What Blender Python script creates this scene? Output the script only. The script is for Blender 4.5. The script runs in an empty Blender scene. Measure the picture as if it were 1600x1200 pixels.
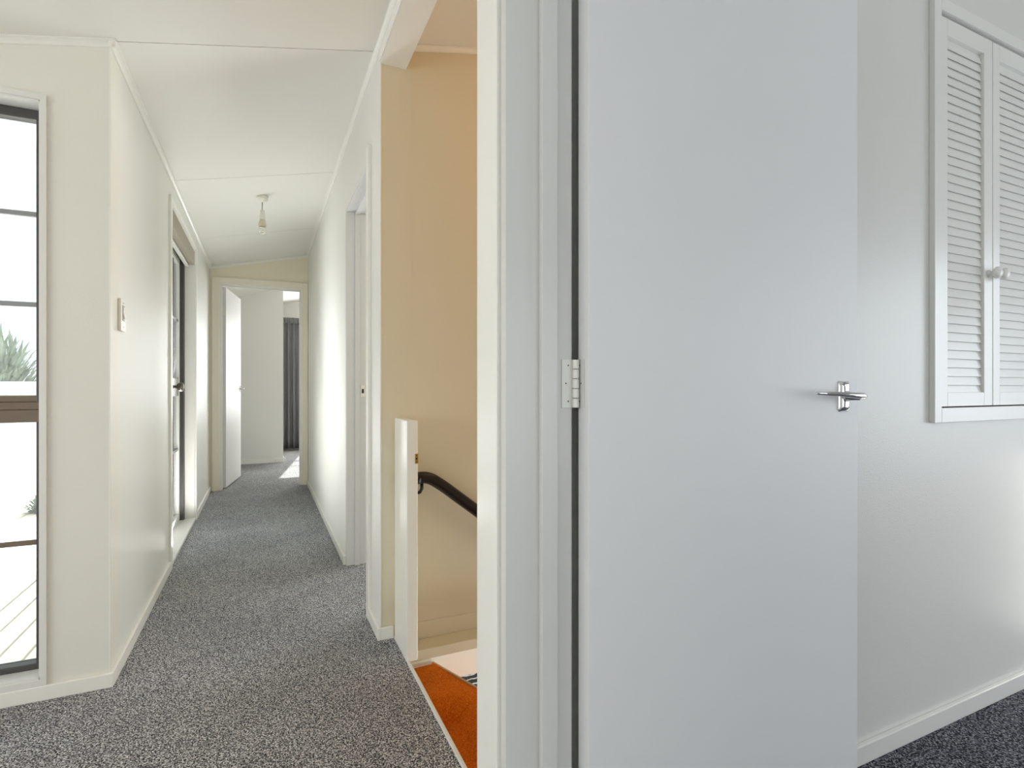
import bpy, bmesh, math, random
from mathutils import Vector, Matrix
random.seed(7)
SC = bpy.context.scene
COL = SC.collection
PI = math.pi

# ------------------------------------------------------------------ camera
TH = math.radians(24.93)
cam = bpy.data.cameras.new('camera'); co = bpy.data.objects.new('camera', cam); COL.objects.link(co)
co.location = (0, 0, 1.02); co.rotation_euler = (PI/2, 0, -TH)
cam.sensor_width = 36; cam.lens = 837/1600*36; cam.shift_y = 5/1600; cam.clip_start = 0.02
SC.camera = co

# ------------------------------------------------------------------ sky, sun, window light, added fill lamps
w = bpy.data.worlds.new('sky'); SC.world = w; w.use_nodes = True
bg = w.node_tree.nodes['Background']
bg.inputs[0].default_value = (0.86, 0.93, 1.0, 1); bg.inputs[1].default_value = 1.8

def lamp(name, kind, loc, energy, color=(1, 1, 1), aim=None, size=None, spread=None, radius=None):
    l = bpy.data.lights.new(name, kind); o = bpy.data.objects.new(name, l); COL.objects.link(o)
    o.location = loc; l.energy = energy; l.color = color
    if aim: o.rotation_euler = Vector(aim).to_track_quat('-Z', 'Y').to_euler()
    if size: l.shape = 'RECTANGLE'; l.size, l.size_y = size
    if spread: l.spread = spread
    if radius: l.shadow_soft_size = radius
    return o
sun = lamp('sun', 'SUN', (0, 12, 8), 18.0, (1.0, 0.96, 0.88), aim=(-.16, -1, -.68)); sun.data.angle = math.radians(.6)
# area lamps for daylight, some added as fill without a window
lamp('living_room_fill', 'AREA', (-3.1, 0.3, 1.2), 77, (0.97, 0.985, 1.0), aim=(1, 0, .12), size=(3.6, 1.9))  # added lamp for the camera's room; the left wall has no window
lamp('rear_room_fill', 'AREA', (-.75, -2.5, 1.2), 21, (0.95, 0.97, 1.0), aim=(0, 1, .2), size=(1.9, 1.6))  # added lamp behind the camera, lights the corridor; no window there
lamp('daylight_bedroom_window', 'AREA', (4.12, -.65, 1.1), 46, (0.85, 0.91, 1.0), aim=(-1, .05, -.12), size=(1.6, 1.5))
lamp('bedroom_rear_fill', 'AREA', (2.2, -2.5, 1.0), 24, (0.92, 0.95, 1.0), aim=(-.1, 1, 0), size=(2.0, 1.4))  # added fill for door and bedroom wall; back wall has no window
lamp('daylight_hall_door', 'AREA', (-.66, 4.3, .9), 12.5, (0.98, 0.985, 1.0), aim=(1, -1.1, 1.1), size=(.7, 1.2), spread=math.radians(110))
lamp('side_room_fill', 'AREA', (2.9, 4.2, 1.4), 70, (0.92, 0.96, 1.0), aim=(-1, 0, 0), size=(1.6, 1.2))  # added so the doorway jamb is lit; this room has no window
lamp('daylight_end_room_window', 'AREA', (1.35, 9.25, 1.35), 72, (0.98, 0.99, 1.0), aim=(0, -1, 0), size=(1.4, 1.4))
lamp('stair_foot_fill', 'AREA', (2.5, 1.7, -1.1), 6.5, (0.78, 1.0, 1.0), aim=(-1.65, .55, .9), size=(.4, .4), spread=math.radians(70))  # added fill aimed up at the floor fascia, no such source there
lamp('deck_bounce_fill', 'AREA', (-.95, 4.15, .10), 56, (1.0, 0.99, 0.96), aim=(.12, 0, 1), size=(.5, 1.1))  # added upward lamp to lift the corridor ceiling, stands in for deck bounce
lamp('stairwell_fill', 'AREA', (3.1, 1.25, .1), 32, (1.0, 0.97, 0.90), aim=(-1, .45, .1), size=(1.0, 1.3))  # added fill for the low stairwell wall; no window at this end
lamp('lower_room_fill', 'AREA', (3.1, 4.6, -1.3), 90, (1.0, 0.97, 0.92), aim=(-1, 0, 0), size=(1.8, 1.2))  # added fill for the lower storey; outer wall has no window
SC.view_settings.view_transform = 'Standard'; SC.view_settings.look = 'None'
SC.view_settings.gamma = 1; SC.view_settings.use_curve_mapping = False
SC.view_settings.exposure = -0.27
SC.cycles.max_bounces = 14; SC.cycles.diffuse_bounces = 8; SC.cycles.transparent_max_bounces = 16
SC.cycles.sample_clamp_indirect = 6

# ------------------------------------------------------------------ materials
def lin(c): return tuple(((v/255)/12.92 if v/255 <= .04045 else ((v/255+.055)/1.055)**2.4) for v in c) + (1,)
def mat(name, rgb, rough=.5, metal=0, bump=0, bscale=200, var=0, vscale=3, coat=0, spec=.5, dist=.002):
    m = bpy.data.materials.new(name); m.use_nodes = True; nt = m.node_tree; n = nt.nodes; L = nt.links
    p = n['Principled BSDF']; c = lin(rgb)
    p.inputs['Base Color'].default_value = c; p.inputs['Roughness'].default_value = rough
    p.inputs['Metallic'].default_value = metal; p.inputs['Specular IOR Level'].default_value = spec
    if coat: p.inputs['Coat Weight'].default_value = coat; p.inputs['Coat Roughness'].default_value = .12
    tc = n.new('ShaderNodeTexCoord')
    if bump:
        t = n.new('ShaderNodeTexNoise'); t.inputs['Scale'].default_value = bscale; t.inputs['Detail'].default_value = 3
        b = n.new('ShaderNodeBump'); b.inputs['Strength'].default_value = bump; b.inputs['Distance'].default_value = dist
        L.new(tc.outputs['Object'], t.inputs['Vector']); L.new(t.outputs['Fac'], b.inputs['Height']); L.new(b.outputs[0], p.inputs['Normal'])
    if var:
        t = n.new('ShaderNodeTexNoise'); t.inputs['Scale'].default_value = vscale; t.inputs['Detail'].default_value = 5
        r = n.new('ShaderNodeMapRange'); r.inputs[3].default_value = 1-var; r.inputs[4].default_value = 1+var*.4
        mx = n.new('ShaderNodeMix'); mx.data_type = 'RGBA'; mx.blend_type = 'MULTIPLY'; mx.inputs[0].default_value = 1
        mx.inputs[6].default_value = c
        L.new(tc.outputs['Object'], t.inputs['Vector']); L.new(t.outputs['Fac'], r.inputs[0])
        L.new(r.outputs[0], mx.inputs[7]); L.new(mx.outputs[2], p.inputs['Base Color'])
    return m
def carpet_mat(name, dark, mid, light, sc=1.0):
    m = bpy.data.materials.new(name); m.use_nodes = True; nt = m.node_tree; n = nt.nodes; L = nt.links
    p = n['Principled BSDF']; p.inputs['Roughness'].default_value = .95; p.inputs['Specular IOR Level'].default_value = .1
    tc = n.new('ShaderNodeTexCoord')
    a = n.new('ShaderNodeTexNoise'); a.inputs['Scale'].default_value = 190*sc; a.inputs['Detail'].default_value = 2; a.inputs['Roughness'].default_value = .6
    v = n.new('ShaderNodeTexVoronoi'); v.inputs['Scale'].default_value = 210*sc
    big = n.new('ShaderNodeTexNoise'); big.inputs['Scale'].default_value = 2.2; big.inputs['Detail'].default_value = 3
    mapn = n.new('ShaderNodeMapping'); mapn.inputs['Scale'].default_value = (1, 1, .6)
    mapn.inputs['Rotation'].default_value = (0, 0, .6)
    L.new(tc.outputs['Object'], mapn.inputs[0])
    for t in (a, v): L.new(mapn.outputs[0], t.inputs['Vector'])
    L.new(tc.outputs['Object'], big.inputs['Vector'])
    mix = n.new('ShaderNodeMath'); mix.operation = 'MULTIPLY_ADD'; mix.inputs[1].default_value = .22
    sep = n.new('ShaderNodeSeparateColor'); L.new(v.outputs['Color'], sep.inputs[0])
    L.new(sep.outputs[0], mix.inputs[0]); L.new(a.outputs['Fac'], mix.inputs[2])
    r = n.new('ShaderNodeValToRGB'); e = r.color_ramp
    e.elements[0].position = .47; e.elements[0].color = lin(dark)
    e.elements[1].position = .78; e.elements[1].color = lin(light)
    k = e.elements.new(.60); k.color = lin(mid)
    L.new(mix.outputs[0], r.inputs[0])
    mr = n.new('ShaderNodeMapRange'); mr.inputs[1].default_value = .3; mr.inputs[2].default_value = .7; mr.inputs[3].default_value = .86; mr.inputs[4].default_value = 1.1
    L.new(big.outputs['Fac'], mr.inputs[0])
    mx = n.new('ShaderNodeMix'); mx.data_type = 'RGBA'; mx.blend_type = 'MULTIPLY'; mx.inputs[0].default_value = 1
    L.new(r.outputs[0], mx.inputs[6]); L.new(mr.outputs[0], mx.inputs[7]); L.new(mx.outputs[2], p.inputs['Base Color'])
    b = n.new('ShaderNodeBump'); b.inputs['Strength'].default_value = .8; b.inputs['Distance'].default_value = .004
    L.new(mix.outputs[0], b.inputs['Height']); L.new(b.outputs[0], p.inputs['Normal'])
    return m
def glass_mat(name, dirt=.05):
    m = bpy.data.materials.new(name); m.use_nodes = True; nt = m.node_tree; n = nt.nodes; L = nt.links
    n.remove(n['Principled BSDF']); out = n['Material Output']
    tr = n.new('ShaderNodeBsdfTransparent'); tr.inputs[0].default_value = (.95, .97, .97, 1)
    gl = n.new('ShaderNodeBsdfGlossy'); gl.inputs['Roughness'].default_value = .03
    tl = n.new('ShaderNodeBsdfTranslucent'); tl.inputs[0].default_value = (.9, .92, .92, 1)
    fr = n.new('ShaderNodeFresnel'); fr.inputs[0].default_value = 1.45
    m1 = n.new('ShaderNodeMixShader'); m2 = n.new('ShaderNodeMixShader')
    tc = n.new('ShaderNodeTexCoord'); no = n.new('ShaderNodeTexNoise'); no.inputs['Scale'].default_value = 60; no.inputs['Detail'].default_value = 6
    mr = n.new('ShaderNodeMapRange'); mr.inputs[1].default_value = .35; mr.inputs[2].default_value = .75; mr.inputs[3].default_value = dirt*.4; mr.inputs[4].default_value = dirt*2
    L.new(tc.outputs['Object'], no.inputs['Vector']); L.new(no.outputs['Fac'], mr.inputs[0]); L.new(mr.outputs[0], m2.inputs[0])
    L.new(tr.outputs[0], m2.inputs[1]); L.new(tl.outputs[0], m2.inputs[2])
    L.new(fr.outputs[0], m1.inputs[0]); L.new(m2.outputs[0], m1.inputs[1]); L.new(gl.outputs[0], m1.inputs[2])
    L.new(m1.outputs[0], out.inputs[0])
    return m

M = {}
M['wall'] = mat('cream_wall_paint', (231, 230, 222), .44, bump=.18, bscale=260, var=.03, vscale=2)
M['hall'] = mat('white_cream_hall_paint', (231, 231, 226), .44, bump=.18, bscale=260, var=.03, vscale=2)
M['tan'] = mat('stairwell_paint', (215, 206, 182), .5, bump=.15, bscale=260, var=.03)
M['rwall'] = mat('grey_white_wall_paint', (217, 217, 213), .38, bump=.22, bscale=240, var=.03, vscale=2)
M['ceil'] = mat('ceiling_paint', (236, 235, 229), .6, bump=.1, bscale=300)
M['trim'] = mat('cream_gloss_trim', (238, 237, 231), .28, bump=.06, bscale=120)
M['trim2'] = mat('warm_cream_trim', (240, 234, 216), .32)
M['wtrim'] = mat('white_gloss_trim', (226, 226, 222), .3, bump=.06, bscale=120)
M['jamb'] = mat('grey_white_jamb_paint', (212, 212, 210), .32, bump=.08, bscale=100, var=.03, vscale=6)
M['door'] = mat('door_paint', (224, 225, 227), .46, bump=.05, bscale=30, var=.02, vscale=3)
M['carpet'] = carpet_mat('grey_fleck_carpet', (40, 41, 46), (124, 125, 129), (232, 232, 233), 1.2)
M['carpet2'] = carpet_mat('shaded_fleck_carpet', (22, 23, 28), (64, 66, 74), (158, 160, 166))  # grey fleck carpet again, the bedroom's dimmer light painted into darker colours
M['orange'] = carpet_mat('orange_stair_carpet', (196, 96, 18), (214, 110, 24), (230, 128, 36), 1.2)
M['chrome'] = mat('chrome', (225, 226, 228), .08, 1)
M['brass'] = mat('brass', (200, 168, 95), .3, 1)
M['aged'] = mat('aged_brass_knob', (112, 106, 98), .35, .7)
M['black'] = mat('black_vinyl_rail', (13, 13, 15), .32, bump=.05, bscale=60)
M['dark'] = mat('bronze_aluminium', (82, 80, 78), .42, .35, bump=.05, bscale=90)
M['greybar'] = mat('grey_glazing_bar', (150, 150, 152), .4, .2)
M['leafgrey'] = mat('pale_grey_leaf_paint', (222, 222, 218), .5)
M['wall2'] = mat('warm_cream_end_wall', (236, 228, 206), .5, bump=.15, bscale=260)
M['brown'] = mat('weathered_brown_rail', (122, 106, 90), .55, bump=.1, bscale=60, var=.15, vscale=14)
M['blind'] = mat('taupe_blind', (165, 158, 142), .75, bump=.1, bscale=500)
M['plastic'] = mat('white_plastic', (232, 230, 222), .3)
M['greyplastic'] = mat('grey_plastic', (170, 168, 162), .3)
M['curtain'] = mat('charcoal_curtain', (168, 168, 170), .85, bump=.1, bscale=500)
M['screw'] = mat('dark_screw', (52, 52, 50), .5, .5)
M['concrete'] = mat('pale_ground', (205, 205, 198), .8, var=.1, vscale=2)
M['deck'] = mat('pale_deck_timber', (236, 232, 222), .7, bump=.2, bscale=60, var=.12, vscale=8)
M['fence'] = mat('white_painted_fence', (236, 236, 230), .6)
M['leaf'] = mat('grey_green_leaf', (138, 152, 134), .6, var=.3, vscale=6)
M['leaf2'] = mat('dusty_grey_leaf', (138, 150, 144), .7, var=.3, vscale=20)
M['bark'] = mat('shrub_stem', (110, 98, 84), .8)
M['lower'] = mat('lower_wall_paint', (238, 238, 232), .5)
M['shadowgap'] = mat('dark_recess', (40, 40, 38), .9)
M['glass'] = glass_mat('dusty_window_glass', .07)
M['bulb'] = mat('frosted_bulb_glass', (238, 236, 228), .25)
M['tanplastic'] = mat('beige_lamp_holder', (205, 196, 172), .35)
def rug_mat():
    m = mat('black_white_veined_rug', (14, 16, 20), .35); nt = m.node_tree; n = nt.nodes; L = nt.links; p = n['Principled BSDF']
    tc = n.new('ShaderNodeTexCoord'); wv = n.new('ShaderNodeTexWave'); wv.inputs['Scale'].default_value = 2.0
    wv.inputs['Distortion'].default_value = 9; wv.inputs['Detail'].default_value = 3; wv.inputs['Detail Scale'].default_value = 1.4
    wv.bands_direction = 'Y'
    r = n.new('ShaderNodeValToRGB'); r.color_ramp.elements[0].position = .80; r.color_ramp.elements[0].color = lin((14, 16, 20))
    r.color_ramp.elements[1].position = .9; r.color_ramp.elements[1].color = lin((225, 228, 232))
    L.new(tc.outputs['Object'], wv.inputs[0]); L.new(wv.outputs['Fac'], r.inputs[0]); L.new(r.outputs[0], p.inputs['Base Color'])
    return m
M['rug'] = rug_mat()

# ------------------------------------------------------------------ helpers
def mesh_obj(name, bm, m, parent=None, kind=None, label=None, smooth=False):
    me = bpy.data.meshes.new(name); 
    bmesh.ops.recalc_face_normals(bm, faces=bm.faces); bm.to_mesh(me); bm.free()
    me.materials.append(M[m] if isinstance(m, str) else m)
    if smooth:
        for p in me.polygons: p.use_smooth = True
    o = bpy.data.objects.new(name, me); COL.objects.link(o)
    if parent:
        o.parent = parent
        off = root_off(parent)
        me.transform(Matrix.Translation(-off))
    if kind: o['kind'] = kind
    if label: o['label'] = label
    return o
def root_off(p):
    v = Vector((0, 0, 0))
    while p: v += p.location; p = p.parent
    return v
def bbox(bm, x0, x1, y0, y1, z0, z1, bev=0, rot=None, piv=None):
    vs = [bm.verts.new((x, y, z)) for x in (x0, x1) for y in (y0, y1) for z in (z0, z1)]
    fs = [(0, 1, 3, 2), (4, 6, 7, 5), (0, 4, 5, 1), (2, 3, 7, 6), (0, 2, 6, 4), (1, 5, 7, 3)]
    nf = [bm.faces.new([vs[i] for i in f]) for f in fs]
    if bev:
        es = list({e for f in nf for e in f.edges})
        r = bmesh.ops.bevel(bm, geom=es, offset=bev, segments=2, affect='EDGES', profile=.5)
        vs = list({v for f in r['faces'] for v in f.verts} | {v for v in vs if v.is_valid})
    if rot is not None:
        bmesh.ops.rotate(bm, cent=piv, matrix=rot, verts=vs)
    return vs
def box(name, x0, x1, y0, y1, z0, z1, m, parent=None, bev=0, **k):
    bm = bmesh.new(); bbox(bm, x0, x1, y0, y1, z0, z1, bev); return mesh_obj(name, bm, m, parent, **k)
def boxes(name, lst, m, parent=None, bev=0, **k):
    bm = bmesh.new()
    for b in lst: bbox(bm, *b, bev=bev)
    return mesh_obj(name, bm, m, parent, **k)
def prism(bm, pts, axis, a, b):
    """polygon pts in the plane across axis, extruded a..b. axis 'y': pts (x,z); 'x': pts (y,z); 'z': pts (x,y)"""
    def P(p, t): return {'y': (p[0], t, p[1]), 'x': (t, p[0], p[1]), 'z': (p[0], p[1], t)}[axis]
    A = [bm.verts.new(P(p, a)) for p in pts]; B = [bm.verts.new(P(p, b)) for p in pts]
    bm.faces.new(A); bm.faces.new(B[::-1]); n = len(pts)
    for i in range(n): bm.faces.new((A[i], B[i], B[(i+1) % n], A[(i+1) % n]))
def tube(bm, pts, r, seg=12, caps=True):
    pts = [Vector(p) for p in pts]; rings = []; up = Vector((0, 0, 1))
    rr = r if isinstance(r, (list, tuple)) else [r]*len(pts)
    prev = None
    for i, p in enumerate(pts):
        t = (pts[min(i+1, len(pts)-1)]-pts[max(i-1, 0)]).normalized()
        if prev is None:
            a = t.orthogonal().normalized()
        else:
            a = (prev - t*prev.dot(t)).normalized()
        prev = a; b = t.cross(a)
        rings.append([bm.verts.new(p+(a*math.cos(2*PI*k/seg)+b*math.sin(2*PI*k/seg))*rr[i]) for k in range(seg)])
    for A, B in zip(rings, rings[1:]):
        for k in range(seg): bm.faces.new((A[k], A[(k+1) % seg], B[(k+1) % seg], B[k]))
    if caps: bm.faces.new(rings[0][::-1]); bm.faces.new(rings[-1])
def lathe(bm, prof, c, axis='z', seg=20):
    """prof: list of (radius, t) along axis from point c"""
    rings = []
    for r, t in prof:
        ring = []
        for k in range(seg):
            u, v = r*math.cos(2*PI*k/seg), r*math.sin(2*PI*k/seg)
            q = {'z': (u, v, t), 'y': (u, t, v), 'x': (t, u, v)}[axis]
            ring.append(bm.verts.new(Vector(c)+Vector(q)))
        rings.append(ring)
    for A, B in zip(rings, rings[1:]):
        for k in range(seg): bm.faces.new((A[k], A[(k+1) % seg], B[(k+1) % seg], B[k]))
    bm.faces.new(rings[0][::-1]); bm.faces.new(rings[-1])
def thing(name, loc, label, cat, group=None):
    o = bpy.data.objects.new(name, None); COL.objects.link(o); o.location = loc; o.empty_display_size = .05
    o['label'] = label; o['category'] = cat
    if group: o['group'] = group
    return o
def tag(o, label, cat, group=None):
    o['label'] = label; o['category'] = cat
    if group: o['group'] = group
    return o
def inst(src, loc):
    o = src.copy(); COL.objects.link(o); o.parent = src.parent; o.location = loc; return o
def group_empty(name, kind='structure', loc=(0, 0, 0)):
    o = bpy.data.objects.new(name, None); COL.objects.link(o); o.location = loc; o['kind'] = kind; return o

def cz(x): return 2.307+.225*x                                  # underside of the raking ceiling

# ------------------------------------------------------------------ structure
boxes('floor', [(-3.2, .483, -2.6, 2.29, -.284, 0), (-.6, 3.2, 2.29, 9.6, -.284, 0)], 'carpet', kind='structure')
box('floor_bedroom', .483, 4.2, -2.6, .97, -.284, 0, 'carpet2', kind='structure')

def slab(bm, x0, x1, y0, y1, a, b):
    prism(bm, [(x0, cz(x0)+a), (x1, cz(x1)+a), (x1, cz(x1)+b), (x0, cz(x0)+b)], 'y', y0, y1)
bm = bmesh.new(); slab(bm, -3.3, 4.3, -2.7, 2.36, .012, .08); slab(bm, -.6, 3.3, 2.36, 9.7, .012, .08)
ceil = mesh_obj('ceiling', bm, 'ceil', kind='structure')
ys = [-2.6, -.2, 2.236, 3.6, 4.92, 6.05, 7.3, 8.6, 9.6]
for a, b in zip(ys, ys[1:]):
    bm = bmesh.new(); xl, xr = (-3.2, 4.2) if a < 2 else (-.474, 3.2)
    slab(bm, xl, xr, a+.0025, b-.0025, 0, .011)
    mesh_obj('panel', bm, 'ceil', ceil)

def xwall(name, x0, x1, y0, y1, m, ops=(), z0=0, zt=None):
    """wall running along Y between x0 and x1, openings (ya,yb,za,zb); top follows the ceiling"""
    bm = bmesh.new(); top = [(x0, zt or cz(x0)), (x1, zt or cz(x1))]
    def seg(ya, yb, za, zb=None):
        if yb-ya < 1e-4: return
        if zb is None: prism(bm, [(x0, za), (x1, za), (x1, top[1][1]), (x0, top[0][1])], 'y', ya, yb)
        elif zb > za: bbox(bm, x0, x1, ya, yb, za, zb)
    y = y0
    for (ya, yb, za, zb) in ops:
        seg(y, ya, z0); seg(ya, yb, z0, za); seg(ya, yb, zb); y = yb
    seg(y, y1, z0)
    return mesh_obj(name, bm, m, kind='structure')
def ywall(name, x0, x1, y0, y1, m, ops=(), z0=0, flat=None):
    bm = bmesh.new()
    def seg(xa, xb, za, zb=None):
        if xb-xa < 1e-4: return
        ta, tb = (cz(xa), cz(xb)) if zb is None and flat is None else (zb or flat, zb or flat)
        if ta > za: prism(bm, [(xa, za), (xb, za), (xb, tb), (xa, ta)], 'y', y0, y1)
    x = x0
    for (xa, xb, za, zb) in ops:
        seg(x, xa, z0); seg(xa, xb, z0, za) if za > z0 else None; seg(xa, xb, zb); x = xb
    seg(x, x1, z0)
    return mesh_obj(name, bm, m, kind='structure')

WX0, WX1 = -1.40, -.658                                             # tall window opening
ywall('wall_front', -3.2, -.474, 2.236, 2.356, 'wall', [(WX0, WX1, .068, 1.955)])
xwall('wall_left', -.625, -.474, 2.356, 6.0, 'hall', [(3.55, 4.75, .0, 2.075)])
xwall('wall_right', .43, .56, 2.19, 6.0, 'hall', [(2.44, 3.19, .0, 2.04)])
ywall('wall_end', -.625, .56, 6.0, 6.1, 'wall2', [(-.389, .372, 0, 2.042)])
ywall('wall_stairwell', .56, 3.2, 2.19, 2.29, 'tan', z0=-.031)
# the stair face of the corridor wall's end, painted like the stairwell
box('wall_stair_face', .4315, .56, 2.1885, 2.19, 0.0, 2.40, 'tan', kind='structure')
ywall('wall_bedroom', .53, 4.2, .925, 1.0, 'rwall', [(1.822, 2.522, .94, 2.17)])
xwall('wall_bedroom_side', .388, .517, .873, 1.0, 'wall')
ywall('wall_bedroom_return', .517, .53, .88, 1.0, 'rwall')
xwall('wall_rear_right', .388, .517, -2.6, .075, 'wall')
bm = bmesh.new(); prism(bm, [(.388, 2.02), (.517, 2.02), (.517, cz(.517)), (.388, cz(.388))], 'y', .075, .873)
mesh_obj('wall_over_door', bm, 'wall', kind='structure')
ywall('wall_back', -3.3, 4.3, -2.7, -2.6, 'wall', z0=-.284)
xwall('wall_far_left', -3.3, -3.2, -2.6, 2.236, 'wall')
xwall('wall_far_right', 4.2, 4.3, -2.6, 1.0, 'rwall')
xwall('wall_outer_right', 3.2, 3.3, 1.0, 9.7, 'tan', z0=-2.7)
xwall('wall_outer_left', -.7, -.6, 6.1, 9.6, 'rwall')
ywall('wall_bedroom_partition', -.6, .25, 7.93, 8.03, 'rwall')
xwall('wall_partition_return', .15, .25, 8.03, 9.45, 'rwall')
ywall('wall_end_room', -.6, 3.2, 9.45, 9.6, 'rwall', [(.60, 2.2, .55, 2.09)])
# window of the end room: sash bars that break the sun patch
w2 = boxes('window_2', [(.60, 2.2, 9.48, 9.54, .55, .60), (.60, 2.2, 9.48, 9.54, 2.04, 2.09), (.60, .635, 9.48, 9.54, .6, 2.04), (2.16, 2.2, 9.48, 9.54, .6, 2.04),
                        (.635, 2.16, 9.49, 9.53, 1.02, 1.05), (.635, 2.16, 9.50, 9.52, 1.36, 1.38)], 'wtrim', kind='structure')
box('pane', .635, 2.16, 9.508, 9.512, .6, 2.04, 'glass', w2)

# header beam at the stairwell
boxes('trim_1', [(.43, .535, 1.0, 2.19, 2.33, 2.403)], 'trim', kind='structure')
bm = bmesh.new(); prism(bm, [(.43, 2.403), (.535, 2.403), (.535, cz(.535)), (.43, cz(.43))], 'y', 1.0, 2.19)
mesh_obj('trim_2', bm, 'trim', kind='structure')
# the wall face carried on the corridor side of the beam above its lower arris: a bead
box('trim_3', .424, .43, 1.0, 2.19, 2.335, 2.352, 'trim', kind='structure', bev=.002)

# scotia along the ceiling
def cornice_y(name, x, y0, y1, side, m='trim', s=.021):
    bm = bmesh.new(); z = cz(x)
    pts = [(x, z)] + [(x+side*s*(1-math.sin(t)) if False else x+side*s*(1-math.cos(t)) , 0) for t in ()]
    n = 5; arc = []
    for i in range(n+1):
        t = i/n*PI/2
        px = x+side*(s-s*math.sin(t)*.75); pz = cz(x)-(s-s*math.cos(t)*.75)
        arc.append((px, min(pz, cz(px)-.001)))
    pts = [(x, cz(x)-.0005), (x+side*s, cz(x+side*s)-.0005)] + arc + [(x, cz(x)-s)]
    prism(bm, pts, 'y', y0, y1); return mesh_obj(name, bm, m, kind='structure')
def cornice_x(name, y, x0, x1, side, m='trim', s=.021):
    bm = bmesh.new(); n = 5; rings = []
    prof = [(0, 0), (side*s, 0)] + [(side*(s-s*math.sin(i/n*PI/2)*.75), -(s-s*math.cos(i/n*PI/2)*.75)) for i in range(n+1)] + [(0, -s)]
    A = [bm.verts.new((x0, y+a, cz(x0)-.0005+b)) for a, b in prof]; B = [bm.verts.new((x1, y+a, cz(x1)-.0005+b)) for a, b in prof]
    bm.faces.new(A); bm.faces.new(B[::-1])
    for i in range(len(A)): bm.faces.new((A[i], B[i], B[(i+1) % len(A)], A[(i+1) % len(A)]))
    return mesh_obj(name, bm, m, kind='structure')
cornice_y('trim_4', -.474, 2.219, 6.0, 1); cornice_y('trim_5', .43, 1.0, 6.0, -1)
cornice_x('trim_6', 2.236, -3.2, -.457, -1); cornice_x('trim_7', 6.0, -.474, .43, -1)
cornice_x('trim_8', 2.19, .535, 3.2, -1); cornice_x('trim_9', 7.93, -.6, .25, -1, 'wtrim'); cornice_x('trim_10', 9.45, .25, 3.2, -1, 'wtrim')
cornice_x('trim_18', .925, .53, 4.2, -1, 'wtrim')

# corner beads
box('trim_15', -.4755, -.4715, 2.2335, 2.2375, .05, cz(-.474)-.02, 'trim', kind='structure', bev=.001)
box('trim_16', .4285, .4345, 2.1865, 2.1895, .05, 2.33, 'trim', kind='structure', bev=.001)
# skirtings
def skirt(name, x0, x1, y0, y1, m='trim', h=.05, z=0): return box(name, x0, x1, y0, y1, z, z+h, m, kind='structure', bev=.0025)
skirt('baseboard_front', -3.19, -.462, 2.222, 2.236, h=.048)
skirt('baseboard_left', -.474, -.461, 2.236, 3.498)
skirt('baseboard_left_far', -.474, -.461, 4.802, 5.985)
skirt('baseboard_right', .417, .43, 3.19, 5.985)
skirt('baseboard_right_near', .417, .43, 2.176, 2.388)
skirt('baseboard_wall_end', .43, .482, 2.176, 2.188)
skirt('baseboard_bedroom', .53, 4.2, .911, .925, 'wtrim', h=.052)
skirt('baseboard_partition', -.6, .262, 7.917, 7.93, 'wtrim', h=.06)
skirt('baseboard_partition_return', .25, .262, 7.93, 9.45, 'wtrim', h=.06)
skirt('baseboard_stairwell', .56, 3.2, 2.185, 2.19, 'tan', h=.072, z=-.031)
# ledge and floor fascia under the stairwell wall
box('trim_11', .485, 3.2, 2.094, 2.29, -.072, -.031, 'tan', kind='structure', bev=.002)
box('trim_12', .485, 3.2, 2.286, 2.293, -.284, -.072, 'lower', kind='structure')
box('trim_13', .483, .4945, 1.0, 2.29, -.284, .006, 'wtrim', kind='structure', bev=.002)   # pale edge along the stair opening
box('trim_14', .4945, .668, 2.262, 2.286, -.19, -.168, 'lower', kind='structure', bev=.002)   # little skirting behind the top tread

# ------------------------------------------------------------------ window 1 (tall, left)
w1 = group_empty('window_1')
# white lining + architrave
boxes('window_frame', [(WX1, WX1+.017, 2.224, 2.236, .048, 1.973), (WX0-.019, WX0, 2.224, 2.236, .048, 1.973),
                       (WX0, WX1, 2.224, 2.236, 1.955, 1.973), (WX0, WX1, 2.224, 2.236, .048, .068)], 'wtrim', w1, label='white architrave')
boxes('liner', [(WX1-.003, WX1, 2.228, 2.352, .068, 1.955), (WX0, WX0+.006, 2.228, 2.352, .068, 1.955), (WX0, WX1, 2.228, 2.352, 1.949, 1.955), (WX0, WX1, 2.228, 2.352, .068, .076)], 'wtrim', w1)
a, b = WX0+.006, WX1-.003
boxes('sash', [(a, b, 2.30, 2.345, 1.917, 1.949), (a, b, 2.295, 2.345, .076, .096), (b-.029, b, 2.30, 2.345, .096, 1.917), (a, a+.03, 2.30, 2.345, .096, 1.917)], 'dark', w1, bev=.003, label='dark bronze sash frame')
boxes('mid_rail', [(a, b-.002, 2.292, 2.343, .903, .944), (a, b-.002, 2.299, 2.343, .944, .970), (a, b-.002, 2.304, 2.343, .970, .992)], 'brown', w1, bev=.003, label='weathered brown middle rail')
for z, mm in ((1.602, 'greybar'), (1.298, 'greybar'), (.497, 'brown')):
    box('glazing_bar', a+.03, b-.029, 2.310, 2.328, z-.008, z+.008, mm, w1, bev=.003)
box('pane', a+.03, b-.029, 2.333, 2.337, .992, 1.917, 'glass', w1); box('pane', a+.03, b-.029, 2.333, 2.337, .096, .903, 'glass', w1)

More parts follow.
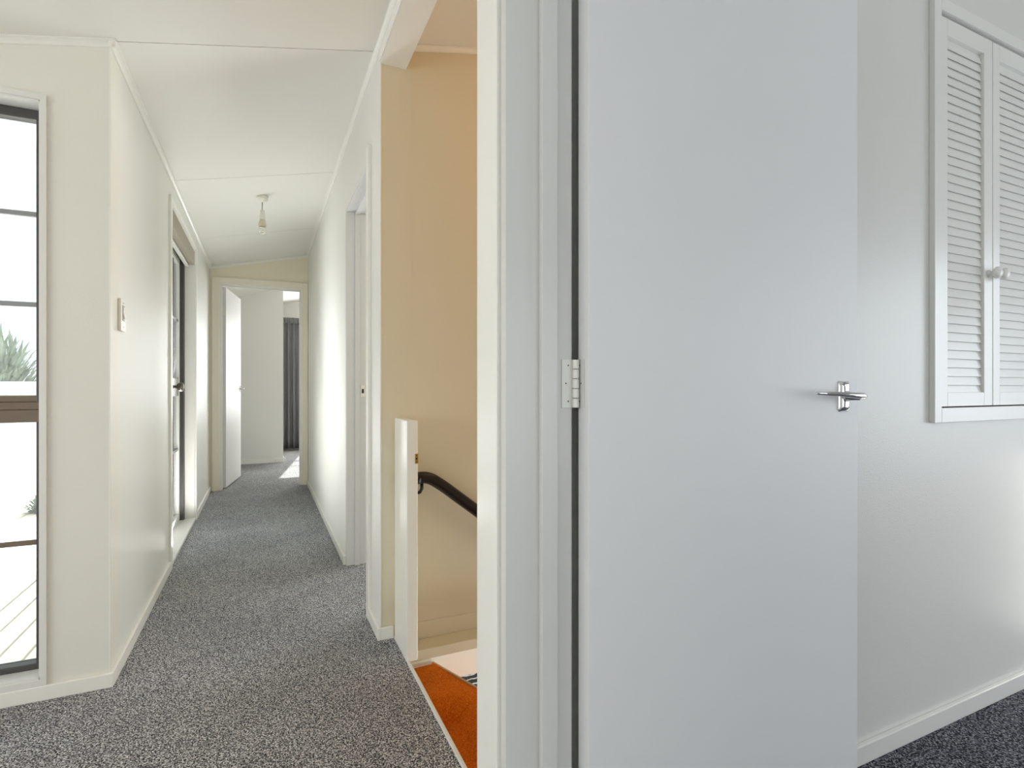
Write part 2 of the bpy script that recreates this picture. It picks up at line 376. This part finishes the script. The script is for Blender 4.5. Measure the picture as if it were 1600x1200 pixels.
# ------------------------------------------------------------------ hall outside door (door_1) in the left wall
d1 = group_empty('door_1')
boxes('architrave', [(-.474, -.462, 3.498, 3.55, 0, 2.093)], 'trim', d1, bev=.002)
boxes('architrave', [(-.474, -.462, 4.75, 4.802, 0, 2.093)], 'trim', d1, bev=.002)
boxes('architrave', [(-.474, -.462, 3.55, 4.75, 2.075, 2.093)], 'trim', d1, bev=.002)
box('sill', -.61, -.468, 3.55, 4.75, .0, .022, 'wtrim', d1, bev=.003)
boxes('liner', [(-.62, -.474, 4.738, 4.75, .022, 2.075), (-.62, -.474, 3.55, 3.562, .022, 2.075), (-.62, -.474, 3.562, 4.738, 2.063, 2.075)], 'trim', d1)
X0, X1 = -.612, -.538
boxes('door_frame', [(X0, X1, 4.69, 4.738, .022, 2.063), (X0, X1, 3.562, 3.60, .022, 2.063), (X0, X1, 3.60, 4.69, 1.985, 2.063)], 'dark', d1, bev=.003, label='dark bronze outer frame')
# leaf with glazing grid
ya, yb, za, zb = 3.605, 4.685, .03, 1.98
X0, X1 = -.606, -.561
boxes('leaf_frame', [(X0+.004, X1-.004, yb-.045, yb, za, zb), (X0+.004, X1-.004, ya, ya+.045, za, zb), (X0+.004, X1-.004, ya+.045, yb-.045, zb-.05, zb), (X0+.004, X1-.004, ya+.045, yb-.045, za, za+.05)], 'leafgrey', d1, bev=.003, label='pale grey leaf frame')
box('lock_rail', X0+.006, X1-.006, ya+.045, yb-.045, .955, 1.085, 'greyplastic', d1, bev=.003, label='pale grey lock rail')
for z in (1.51, .56): box('glazing_bar', X0+.012, X1-.008, ya+.045, yb-.045, z-.009, z+.009, 'greybar', d1, bev=.002)
for y in (4.14, 4.42): boxes('glazing_bar', [(X0+.014, X1-.010, y-.007, y+.007, za+.05, .955), (X0+.014, X1-.010, y-.007, y+.007, 1.085, zb-.05)], 'dark', d1)
box('pane', -.586, -.582, ya+.045, yb-.045, 1.085, zb-.05, 'glass', d1); box('pane', -.586, -.582, ya+.045, yb-.045, za+.05, .955, 'glass', d1)
bm = bmesh.new(); lathe(bm, [(.031, 0), (.033, .006), (.012, .010), (.010, .034), (.022, .040), (.030, .052), (.031, .064), (.026, .074), (.010, .078)], (-.566, 4.25, 1.022), 'x', 24)
mesh_obj('door_knob', bm, 'aged', d1, smooth=True, label='aged brass round knob')

# roller blind
rb = thing('roller_blind', (-.49, 4.15, 2.0), 'rolled up taupe roller blind above the glazed hall door', 'blind')
box('cassette', -.512, -.474, 3.60, 4.735, 1.955, 2.056, 'blind', rb, bev=.003)
box('head_rail', -.514, -.476, 3.60, 4.735, 2.057, 2.062, 'plastic', rb)
bm = bmesh.new(); tube(bm, [(-.528, 3.6, 1.985), (-.528, 4.73, 1.985)], .015, 14); mesh_obj('roller', bm, 'plastic', rb, smooth=True, label='white fabric roll')
box('bottom_bar', -.535, -.512, 3.60, 4.735, 1.935, 1.952, 'plastic', rb, bev=.002, label='white bottom bar')
bm = bmesh.new()
for z0_, dy in ((1.93, 0), (1.93, .035)):
    n = 75
    for i in range(n):
        z = 1.93-i*.0185
        if z < .52: break
        bmesh.ops.create_icosphere(bm, subdivisions=1, radius=.0032, matrix=Matrix.Translation((-.545, 4.03+dy, z)))
mesh_obj('bead_chain', bm, 'dark', rb, smooth=True, kind='stuff', label='dark bead pull chain')

# ------------------------------------------------------------------ doorway 2 in the right corridor wall
d2 = group_empty('door_2')
boxes('jamb', [(.432, .56, 3.172, 3.192, 0, 2.04)], 'door', d2)
boxes('jamb', [(.432, .56, 2.438, 2.458, 0, 2.04)], 'door', d2)
boxes('jamb', [(.432, .56, 2.458, 3.172, 2.022, 2.042)], 'door', d2)
boxes('door_stop', [(.478, .505, 3.160, 3.172, 0, 2.022), (.478, .505, 2.458, 2.470, 0, 2.022), (.478, .505, 2.470, 3.160, 2.010, 2.022)], 'door', d2, bev=.001)
box('architrave', .416, .43, 2.388, 2.44, 0, 2.084, 'trim', d2, bev=.002)
sp = box('strike_plate', .511, .535, 3.1695, 3.172, .965, 1.03, 'chrome', d2, bev=.0008)
boxes('latch_hole', [(.517, .529, 3.1685, 3.1696, .985, 1.01)], 'screw', sp)

# ------------------------------------------------------------------ end doorway (door_3)
d3 = group_empty('door_3')
box('architrave', -.455, -.392, 5.984, 6.0, 0, 2.105, 'trim2', d3, bev=.003)
box('architrave', .375, .428, 5.984, 6.0, 0, 2.105, 'trim2', d3, bev=.003)
box('architrave', -.392, .375, 5.984, 6.0, 2.045, 2.105, 'trim2', d3, bev=.003)
boxes('jamb', [(-.392, -.374, 5.99, 6.1, 0, 2.045), (.357, .375, 5.99, 6.1, 0, 2.045), (-.374, .357, 5.99, 6.1, 2.03, 2.045)], 'trim', d3)
boxes('door_stop', [(-.374, -.362, 6.02, 6.05, 0, 2.03), (.345, .357, 6.02, 6.05, 0, 2.03), (-.362, .345, 6.02, 6.05, 2.018, 2.03)], 'trim', d3)
lf = thing('hall_door', (-.371, 6.09, 0.012), 'plain white door standing open at the far end of the hall', 'door')
ang = math.atan2(6.84-6.09, -.262+.371)
R = Matrix.Rotation(ang-PI/2, 3, 'Z'); piv = Vector((-.371, 6.09, 0))
def rbox(name, x0, x1, y0, y1, z0, z1, m, parent, bev=0, label=None):
    bm = bmesh.new(); bbox(bm, x0, x1, y0, y1, z0, z1, bev); bmesh.ops.rotate(bm, cent=piv, matrix=R, verts=bm.verts)
    return mesh_obj(name, bm, m, parent, label=label)
rbox('leaf', -.371, -.336, 6.09, 6.84, .012, 2.02, 'door', lf, .0015)
for z in (.25, 1.0, 1.78): rbox('hinge', -.3745, -.3335, 6.079, 6.089, z-.045, z+.045, 'wtrim', lf, .002)
hn = rbox('door_handle', -.336, -.332, 6.765, 6.795, .965, 1.035, 'chrome', lf, .001, 'chrome lever handle')
bm = bmesh.new(); tube(bm, [(-.332, 6.78, 1.0), (-.30, 6.78, 1.0), (-.292, 6.77, 1.0), (-.292, 6.68, 1.004)], [.008, .008, .008, .006], 10)
bmesh.ops.rotate(bm, cent=piv, matrix=R, verts=bm.verts); mesh_obj('lever', bm, 'chrome', hn, smooth=True)

# ------------------------------------------------------------------ bedroom doorway (door_4): jamb at the middle of the view
d4 = group_empty('door_4')
box('jamb', .383, .517, .850, .8725, 0, 2.02, 'jamb', d4, bev=.0012)
box('jamb', .383, .517, .0755, .098, 0, 2.02, 'jamb', d4, bev=.0012)
box('jamb', .383, .517, .098, .850, 1.998, 2.02, 'jamb', d4, bev=.0012)
boxes('door_stop', [(.448, .4805, .838, .850, 0, 1.998), (.448, .4805, .098, .110, 0, 1.998), (.448, .4805, .110, .838, 1.986, 1.998)], 'jamb', d4, bev=.0015)
box('architrave', .376, .388, .8745, .968, 0, 2.10, 'trim', d4, bev=.002, label='cream architrave board')
box('architrave', .376, .388, -.02, .0745, 0, 2.10, 'trim', d4, bev=.002, label='cream architrave board')

# open bedroom door
bd = thing('bedroom_door', (.53, .832, .012), 'large flush white door standing open in the middle, chrome lever on it', 'door')
box('leaf', .530, 1.290, .814, .849, .012, 1.985, 'door', bd, bev=.0012)
h = box('hinge', .4945, .5175, .8482, .8498, .982, 1.071, 'wtrim', bd, bev=.0006, label='white painted butt hinge')
box('hinge_leaf', .5290, .5299, .826, .849, .982, 1.071, 'jamb', h, bev=.0006)
for i in range(5):
    bm = bmesh.new(); z = .9825+i*.0178
    lathe(bm, [(.0056, 0), (.0062, .001), (.0062, .0158), (.0056, .0168)], (.5212, .8435, z), 'z', 14); mesh_obj('knuckle', bm, 'wtrim', h, smooth=False)
bm = bmesh.new(); lathe(bm, [(.0028, 0), (.0028, .0925)], (.5212, .8435, .980), 'z', 10); mesh_obj('hinge_pin', bm, 'screw', h)
bm = bmesh.new()
for x, z in ((.508, .994), (.503, 1.027), (.508, 1.060)): lathe(bm, [(.0014, 0), (.0014, .0006)], (x, .8477, z), 'y', 8)
for y, z in ((.842, .994), (.837, 1.027), (.842, 1.060)): lathe(bm, [(.0012, 0), (.0012, .0006)], (.5280, y, z), 'x', 8)
mesh_obj('screws', bm, 'screw', h, kind='stuff')
for z in (.22, 1.78):
    box('hinge', .4945, .5175, .8482, .8498, z-.045, z+.045, 'wtrim', bd, bev=.0006)
bm = bmesh.new(); NU, NV = 10, 16; gr = []
for j in range(NV+1):
    row = []
    for i in range(NU+1):
        u, v = i/NU*2-1, j/NV*2-1
        e = (1-abs(u)**4)*(1-abs(v)**6); row.append(bm.verts.new((1.2365+.018*u, .814-.0015-.0065*e**.55-.0012*(1-u*u), .9985+.0355*v)))
    gr.append(row)
for j in range(NV):
    for i in range(NU): bm.faces.new((gr[j][i], gr[j][i+1], gr[j+1][i+1], gr[j+1][i]))
r = bmesh.ops.extrude_face_region(bm, geom=list(bm.faces))
for q in r['geom']:
    if isinstance(q, bmesh.types.BMVert): q.co.y = .814
hd = mesh_obj('door_handle', bm, 'chrome', bd, smooth=True, label='chrome lever handle on a short plate')
bm = bmesh.new()
lathe(bm, [(.013, 0), (.013, -.004), (.0095, -.008), (.0085, -.030)], (1.2365, .806, .999), 'y', 20)
mesh_obj('lever_neck', bm, 'chrome', hd, smooth=True)
bm = bmesh.new()
tube(bm, [(1.2445, .771, .9995), (1.243, .769, .9998), (1.236, .768, 1.0), (1.20, .768, 1.002), (1.16, .770, 1.0045), (1.12, .774, 1.006), (1.095, .778, 1.007), (1.092, .7785, 1.007)],
     [.002, .0065, .0075, .0068, .0055, .0045, .0035, .001], 14)
mesh_obj('lever', bm, 'chrome', hd, smooth=True)
# edge bead of the door's free side
box('latch', 1.290, 1.292, .823, .840, .97, 1.03, 'chrome', bd)

# ------------------------------------------------------------------ louvred cupboard
cb = thing('louvred_cupboard', (2.13, .925, .915), 'white wall cupboard with two louvred doors on the right wall', 'cupboard')
FY, DF = .909, .920
boxes('frame', [(1.802, 1.838, FY, .925, .914, 2.186), (2.506, 2.542, FY, .925, .914, 2.186), (1.838, 2.506, FY, .925, 2.150, 2.186), (1.838, 2.506, FY, .925, .914, .9575)], 'wtrim', cb, bev=.0015)
boxes('casing', [(1.822, 1.838, .9252, .999, .94, 2.17), (2.506, 2.522, .9252, .999, .94, 2.17), (1.838, 2.506, .9252, .999, 2.150, 2.17), (1.838, 2.506, .9252, .999, .94, .9575), (1.838, 2.506, .990, .999, .9575, 2.150)], 'wtrim', cb)
for di, (xa, xb, la, lb) in enumerate(((1.842, 2.149, 1.891, 2.099), (2.153, 2.502, 2.194, 2.453))):
    dr = boxes('door', [(xa, la, DF, .945, .961, 2.143), (lb, xb, DF, .945, .961, 2.143), (la, lb, DF, .945, 2.092, 2.143), (la, lb, DF, .945, .961, 1.004)], 'wtrim', cb, bev=.0012)
    n = 40; pitch = (2.092-1.004)/n
    bm = bmesh.new(); hh = pitch*.66
    prism(bm, [(.9265, -hh), (.9293, -hh-.0003), (.9365, hh-.001), (.9342, hh)], 'x', la+.0012, lb-.0012)
    sl = mesh_obj('slat', bm, 'wtrim', dr)
    base = Vector(sl.location)
    for i in range(n):
        p = base+Vector((0, 0, 1.004+pitch*(i+.5)))
        if i == 0: sl.location = p
        else: inst(sl, p)
    kx = 2.126 if di == 0 else 2.171
    bm = bmesh.new()
    lathe(bm, [(.0115, .0), (.0115, -.002), (.0070, -.005), (.0065, -.010), (.010, -.0135), (.0165, -.0175), (.0190, -.0225), (.0185, -.0275), (.013, -.0320), (.004, -.0345)], (kx, DF, 1.386), 'y', 24)
    mesh_obj('knob', bm, 'wtrim', dr, smooth=True)

# ------------------------------------------------------------------ light switch
ls = thing('light_switch', (-.474, 2.38, 1.2825), 'white vertical light switch on the left hall wall', 'switch')
box('plate', -.474, -.4635, 2.345, 2.415, 1.225, 1.341, 'plastic', ls, bev=.002)
box('surround', -.4635, -.4615, 2.366, 2.394, 1.262, 1.318, 'greyplastic', ls, bev=.0006)
bm = bmesh.new(); prism(bm, [(-.4615, 1.268), (-.4575, 1.270), (-.4612, 1.292), (-.4575+.0, 1.312) if False else (-.4608, 1.312), (-.4615, 1.313)], 'y', 2.371, 2.389)
mesh_obj('rocker', bm, 'plastic', ls)
bm = bmesh.new()
for z in (1.24, 1.327): lathe(bm, [(.002, 0), (.002, .0008)], (-.4635, 2.38, z), 'x', 8)
mesh_obj('screws', bm, 'screw', ls, kind='stuff')

# ------------------------------------------------------------------ pendant
px, py = -.004, 3.98; pz = cz(px)
pe = thing('pendant_light', (px, py, pz), 'bare spiral bulb pendant hanging from the hall ceiling', 'lamp')
bm = bmesh.new(); lathe(bm, [(.0365, .004), (.0365, -.012), (.033, -.020), (.012, -.026), (.006, -.036)], (px, py, pz-.006), 'z', 28); mesh_obj('ceiling_rose', bm, 'plastic', pe, smooth=True)
bm = bmesh.new(); tube(bm, [(px, py, pz-.035), (px-.001, py, pz-.1)], .0035, 8); mesh_obj('cord', bm, 'greyplastic', pe, smooth=True)
bm = bmesh.new(); lathe(bm, [(.006, 0), (.014, -.005), (.015, -.03), (.0175, -.034)] + [p for i in range(4) for p in ((.0175, -.036-i*.008), (.0190, -.040-i*.008))] + [(.0175, -.070)], (px, py, pz-.090), 'z', 24)
mesh_obj('lamp_holder', bm, 'plastic', pe, smooth=True)
bu = bmesh.new(); lathe(bu, [(.0165, 0), (.020, -.006), (.0245, -.022), (.0255, -.036), (.0235, -.042)], (px, py, pz-.163), 'z', 24)
b = mesh_obj('bulb', bu, 'tanplastic', pe, smooth=True, label='beige bulb base')
bm = bmesh.new(); pts = []
for i in range(97):
    t = i/96; a = t*2*PI*3.6; rr = .0165*(1-.25*max(0, t-.8)/.2); pts.append((px+rr*math.cos(a), py+rr*math.sin(a), pz-.208-t*.042))
tube(bm, pts, .0056, 8); mesh_obj('spiral_tube', bm, 'bulb', b, smooth=True, label='white spiral fluorescent tube')

# ------------------------------------------------------------------ stairwell: boards, rail, stairs
np1 = thing('newel_board', (.504, 2.06, 0), 'tall white board post at the head of the stairs beside the rail', 'post')
box('board', .483, .525, 1.962, 2.166, .0, .897, 'trim', np1, bev=.004)
lt = box('latch_plate', .5135, .5255, 1.9605, 1.9625, .735, .772, 'brass', np1, label='small brass plate with three holes')
bm = bmesh.new()
for z, r in ((.742, .0018), (.7535, .0035), (.765, .0022)): lathe(bm, [(r, 0), (r, -.0006)], (.5190, 1.9604, z), 'y', 10)
mesh_obj('hole', bm, 'screw', lt)
np2 = thing('newel_board', (.504, 1.12, 0), 'white board post just behind the cream door architrave', 'post')
box('board', .483, .525, 1.002, 1.234, .0, .887, 'trim', np2, bev=.004)

hr = thing('handrail', (.60, 2.13, .62), 'black round stair handrail sloping down the tan wall', 'handrail')
ctrl = [(.552, .652), (.575, .6545), (.600, .6530), (.625, .6440), (.655, .6250), (.690, .5995), (.740, .5600), (.826, .4925), (1.2, .1960), (1.7, -.2)]
bm = bmesh.new(); pts = []
for i in range(len(ctrl)-1):
    p0 = ctrl[max(i-1, 0)]; p1 = ctrl[i]; p2 = ctrl[i+1]; p3 = ctrl[min(i+2, len(ctrl)-1)]
    for k in range(5):
        t = k/5
        f = lambda a, b_, c, d: .5*((2*b_)+(-a+c)*t+(2*a-5*b_+4*c-d)*t*t+(-a+3*b_-3*c+d)*t**3)
        pts.append((f(p0[0], p1[0], p2[0], p3[0]), 2.118, f(p0[1], p1[1], p2[1], p3[1])))
pts.append((ctrl[-1][0], 2.118, ctrl[-1][1]))
tube(bm, pts, .0240, 24); mesh_obj('rail', bm, 'black', hr, smooth=True)
bm = bmesh.new(); tube(bm, [(.5515, 2.118, .652), (.574, 2.118, .6543)], .0250, 24); mesh_obj('end_cap', bm, 'black', hr, smooth=True)
bm = bmesh.new(); tube(bm, [(.582, 2.118, .632), (.583, 2.119, .610), (.577, 2.125, .595), (.562, 2.14, .588), (.552, 2.165, .588), (.552, 2.186, .588)], .0068, 10); mesh_obj('bracket', bm, 'black', hr, smooth=True)
bm = bmesh.new(); tube(bm, [(1.25, 2.118, .14), (1.25, 2.12, .10), (1.25, 2.15, .085), (1.25, 2.186, .085)], .0068, 10); mesh_obj('bracket', bm, 'black', hr, smooth=True)

stc = thing('staircase', (.6, 1.7, -.25), 'steep stairs covered in orange carpet winding down from the hall', 'staircase')
# top tread: carpet draped over a dip
def nose(y): return .671+(2.285-y)*(.111/.287)
bm = bmesh.new(); NX, NY = 14, 120; grid = []
for j in range(NY+1):
    y = 2.286-(2.286-1.02)*j/NY; row = []
    for i in range(NX+1):
        x = .4955+(nose(y)-.4955)*i/NX
        fade = max(0, min(1, (.765-x)/.13)); fade = fade*fade*(3-2*fade)
        drop = max(0, min(1, (2.03-y)/(2.03-1.945))); drop = drop**1.6
        z = -.19 - 0.09*drop*fade*(1 if y > 1.945 else max(0, 1-(1.945-y)/.9)*.0+1)
        if y <= 1.945: z = -.19-0.09*fade
        z += .004*math.sin(y*23+x*9)*(1 if y > 1.95 else .2)
        row.append(bm.verts.new((x, y, z)))
    grid.append(row)
for j in range(NY):
    for i in range(NX): bm.faces.new((grid[j][i], grid[j][i+1], grid[j+1][i+1], grid[j+1][i]))
top = list(bm.faces); r = bmesh.ops.extrude_face_region(bm, geom=top)
for v in r['geom']:
    if isinstance(v, bmesh.types.BMVert): v.co.z = -.262
mesh_obj('tread', bm, 'orange', stc, smooth=False)
bm = bmesh.new(); prism(bm, [(nose(2.284)+.001, 2.284), (nose(1.02)+.001, 1.02), (nose(1.02)+.009, 1.02), (nose(2.284)+.009, 2.284)], 'z', -.215, -.187)
mesh_obj('nosing_strip', bm, mat('pale_nosing', (196, 164, 128), .5), stc, label='pale worn edge strip')
for k in range(1, 6):
    off = .19*k; z = -.19-.215*k
    bm = bmesh.new(); prism(bm, [(nose(2.284)+off-.20, 2.284), (nose(1.02)+off-.20, 1.02), (nose(1.02)+off, 1.02), (nose(2.284)+off, 2.284)], 'z', z-.04, z)
    mesh_obj('tread', bm, 'orange', stc)
    bm = bmesh.new(); prism(bm, [(nose(2.284)+off-.21, 2.284), (nose(1.02)+off-.21, 1.02), (nose(1.02)+off-.2, 1.02), (nose(2.284)+off-.2, 2.284)], 'z', z, z+.175)
    mesh_obj('riser', bm, 'orange', stc)

# stairwell pendant: the warm lamp that tints the stairwell
sl_ = thing('stairwell_lamp', (1.75, 1.55, cz(1.75)), 'small warm globe lamp on the stairwell ceiling', 'lamp')
bm = bmesh.new(); lathe(bm, [(.05, .0), (.05, -.02), (.03, -.03), (.006, -.035), (.006, -.10)], (1.75, 1.55, cz(1.75)-.01), 'z', 20); mesh_obj('ceiling_rose', bm, 'plastic', sl_, smooth=True)
gm = bpy.data.materials.new('lit_globe'); gm.use_nodes = True; gp = gm.node_tree.nodes['Principled BSDF']
gp.inputs['Base Color'].default_value = (1, .85, .6, 1); gp.inputs['Emission Color'].default_value = (1, .66, .30, 1); gp.inputs['Emission Strength'].default_value = 6
bm = bmesh.new(); bmesh.ops.create_uvsphere(bm, u_segments=20, v_segments=12, radius=.07, matrix=Matrix.Translation((1.75, 1.55, cz(1.75)-.17))); mesh_obj('globe', bm, gm, sl_, smooth=True)
lamp('stairwell_bulb', 'POINT', (1.75, 1.55, cz(1.75)-.30), 9, (1.0, .54, .20), radius=.08)

# lower storey
boxes('floor_lower', [(-.6, 3.2, 1.0, 9.6, -2.8, -2.6)], 'concrete', kind='structure')
ywall('wall_lower_end', -.6, 3.2, 6.9, 7.0, 'lower', z0=-2.6, flat=-.284)
ywall('wall_lower_front', .483, 3.2, .98, 1.0, 'lower', z0=-2.6, flat=-.284)
xwall('wall_lower_left', -.6, -.5, 1.0, 6.9, 'lower', z0=-2.6, zt=-.284)
tag(box('rug', 1.2, 3.1, 3.8, 6.8, -2.6, -2.588, 'rug'), 'black rug with white veined pattern on the lower floor', 'rug')
ywall('wall_stair_side', .53, 3.2, 1.0, 1.02, 'tan')

# ------------------------------------------------------------------ end room curtain
cu = thing('curtain', (.46, 9.33, 0), 'charcoal pleated curtain hanging in the room past the hall', 'curtain')
def curtain(x0, x1, y, z0, z1, folds, amp, name, m, seed):
    rnd = random.Random(seed); bm = bmesh.new(); N = folds*10; R_ = 14; rows = []
    ph = [rnd.uniform(-.5, .5) for _ in range(folds+2)]
    for j in range(R_+1):
        t = j/R_; z = z1+(z0-z1)*t; row = []
        for i in range(N+1):
            u = i/N; f = u*folds; k = int(f)
            wob = ph[k]*(1-(f-k))+ph[k+1]*(f-k)
            yy = y-amp*(.6+.4*t)*(1+math.sin(2*PI*f+wob*t*2))
            row.append(bm.verts.new((x0+(x1-x0)*u+.01*t*wob, yy, z)))
        rows.append(row)
    for j in range(R_):
        for i in range(N): bm.faces.new((rows[j][i], rows[j][i+1], rows[j+1][i+1], rows[j+1][i]))
    bmesh.ops.solidify(bm, geom=list(bm.faces), thickness=.003)
    return mesh_obj(name, bm, m, cu, smooth=True)
curtain(.275, .597, 9.42, .025, 2.06, 4, .046, 'drape', 'curtain', 3)
curtain(.275, .597, 9.385, 2.06, 2.145, 11, .010, 'pleated_heading', 'curtain', 5)
box('curtain_rail', .27, 2.4, 9.40, 9.43, 2.10, 2.12, 'plastic', cu)

# ------------------------------------------------------------------ outside
box('ground', -14, -.7, 2.4, 30, -.6, -.42, 'concrete', kind='structure')
box('under_deck_shade', -3.2, -.72, 2.45, 8.0, -.42, -.36, 'bark', kind='structure')  # added dark sheet: shade below the deck, so the board gaps show
dk = group_empty('deck', 'structure', (-1.3, 2.4, -.08))
bm = bmesh.new(); bbox(bm, -.0440, .0440, 2.37, 8.0, -.105, -.08, .002)
bd0 = mesh_obj('board', bm, 'deck', dk); base = Vector((1.3, 0, 0)) + Vector((0, 0, 0))
xs = [-.635-.0975*i for i in range(24)]
for i, x in enumerate(xs):
    p = Vector((x, 0, 0))
    if i == 0: bd0.location = p
    else: inst(bd0, p)
for y in (2.6, 3.6, 4.6, 5.6, 6.6, 7.6): box('joist', -3.0, -.6, y-.02, y+.02, -.25, -.106, 'bark', dk)
pf = thing('picket_fence', (-2.0, 5.4, -.08), 'white low paling fence along the deck outside the window', 'fence')
bm = bmesh.new(); bbox(bm, -1.99, -1.972, -.045, .045, -.08, .70, .002)
pl = mesh_obj('paling', bm, 'fence', pf); b0 = Vector(pl.location); first = True
n = 0; y = 3.2
while y < 8.0:
    p = b0+Vector((0, y, 0))
    if first: pl.location = p; first = False
    else: inst(pl, p)
    y += .1
for z in (.05, .55): box('rail', -2.03, -1.99, 3.15, 8.0, z, z+.06, 'fence', pf)
tag(box('boundary_wall', -9, -1.2, 8.6, 8.75, -.42, 1.09, 'fence', bev=.01), 'long white boundary wall beyond the deck', 'wall')

def shrub(name, c, r, h, n, blade, m, label, seed, wdt):
    rnd = random.Random(seed); t = thing(name, c, label, 'shrub')
    bm = bmesh.new()
    for i in range(n):
        a = rnd.uniform(0, 2*PI); el = math.acos(rnd.uniform(0, 1)); rr = rnd.uniform(.15, 1)
        base_ = Vector((math.cos(a)*r*.55*rr*math.sin(el), math.sin(a)*r*.55*rr*math.sin(el), h*.62*rr*math.cos(el)))
        dr = Vector((math.cos(a)*math.sin(el)+rnd.uniform(-.3, .3), math.sin(a)*math.sin(el)+rnd.uniform(-.3, .3), math.cos(el)+rnd.uniform(0, .3))).normalized()
        L_ = blade*rnd.uniform(.6, 1.2); side = dr.cross(Vector((0, 0, 1))).normalized()*wdt if abs(dr.z) < .98 else Vector((wdt, 0, 0))
        p0 = Vector(c)+base_; p1 = p0+dr*L_*.55; p2 = p0+dr*L_-Vector((0, 0, L_*.18))
        v = [bm.verts.new(q) for q in (p0-side*.5, p0+side*.5, p1+side, p2, p1-side)]
        bm.faces.new((v[0], v[1], v[2], v[4])); bm.faces.new((v[4], v[2], v[3]))
    f = mesh_obj('foliage', bm, m, t); f['kind'] = 'stuff'
    bm = bmesh.new()
    for k in range(5):
        a = k*1.3; tube(bm, [Vector(c)+Vector((0, 0, .0)), Vector(c)+Vector((math.cos(a)*r*.2, math.sin(a)*r*.2, h*.35))], [.03*r, .015*r], 6)
    mesh_obj('stem', bm, 'bark', t)
    return t
shrub('spiky_shrub', (-3.4, 10.0, -.42), .95, 3.1, 4200, .55, 'leaf', 'large spiky grey green shrub beyond the white boundary wall', 2, .022)
shrub('low_shrub', (-1.78, 6.05, -.08), .18, .20, 500, .07, 'leaf2', 'low dusty grey shrub on the deck by the paling fence', 4, .010)
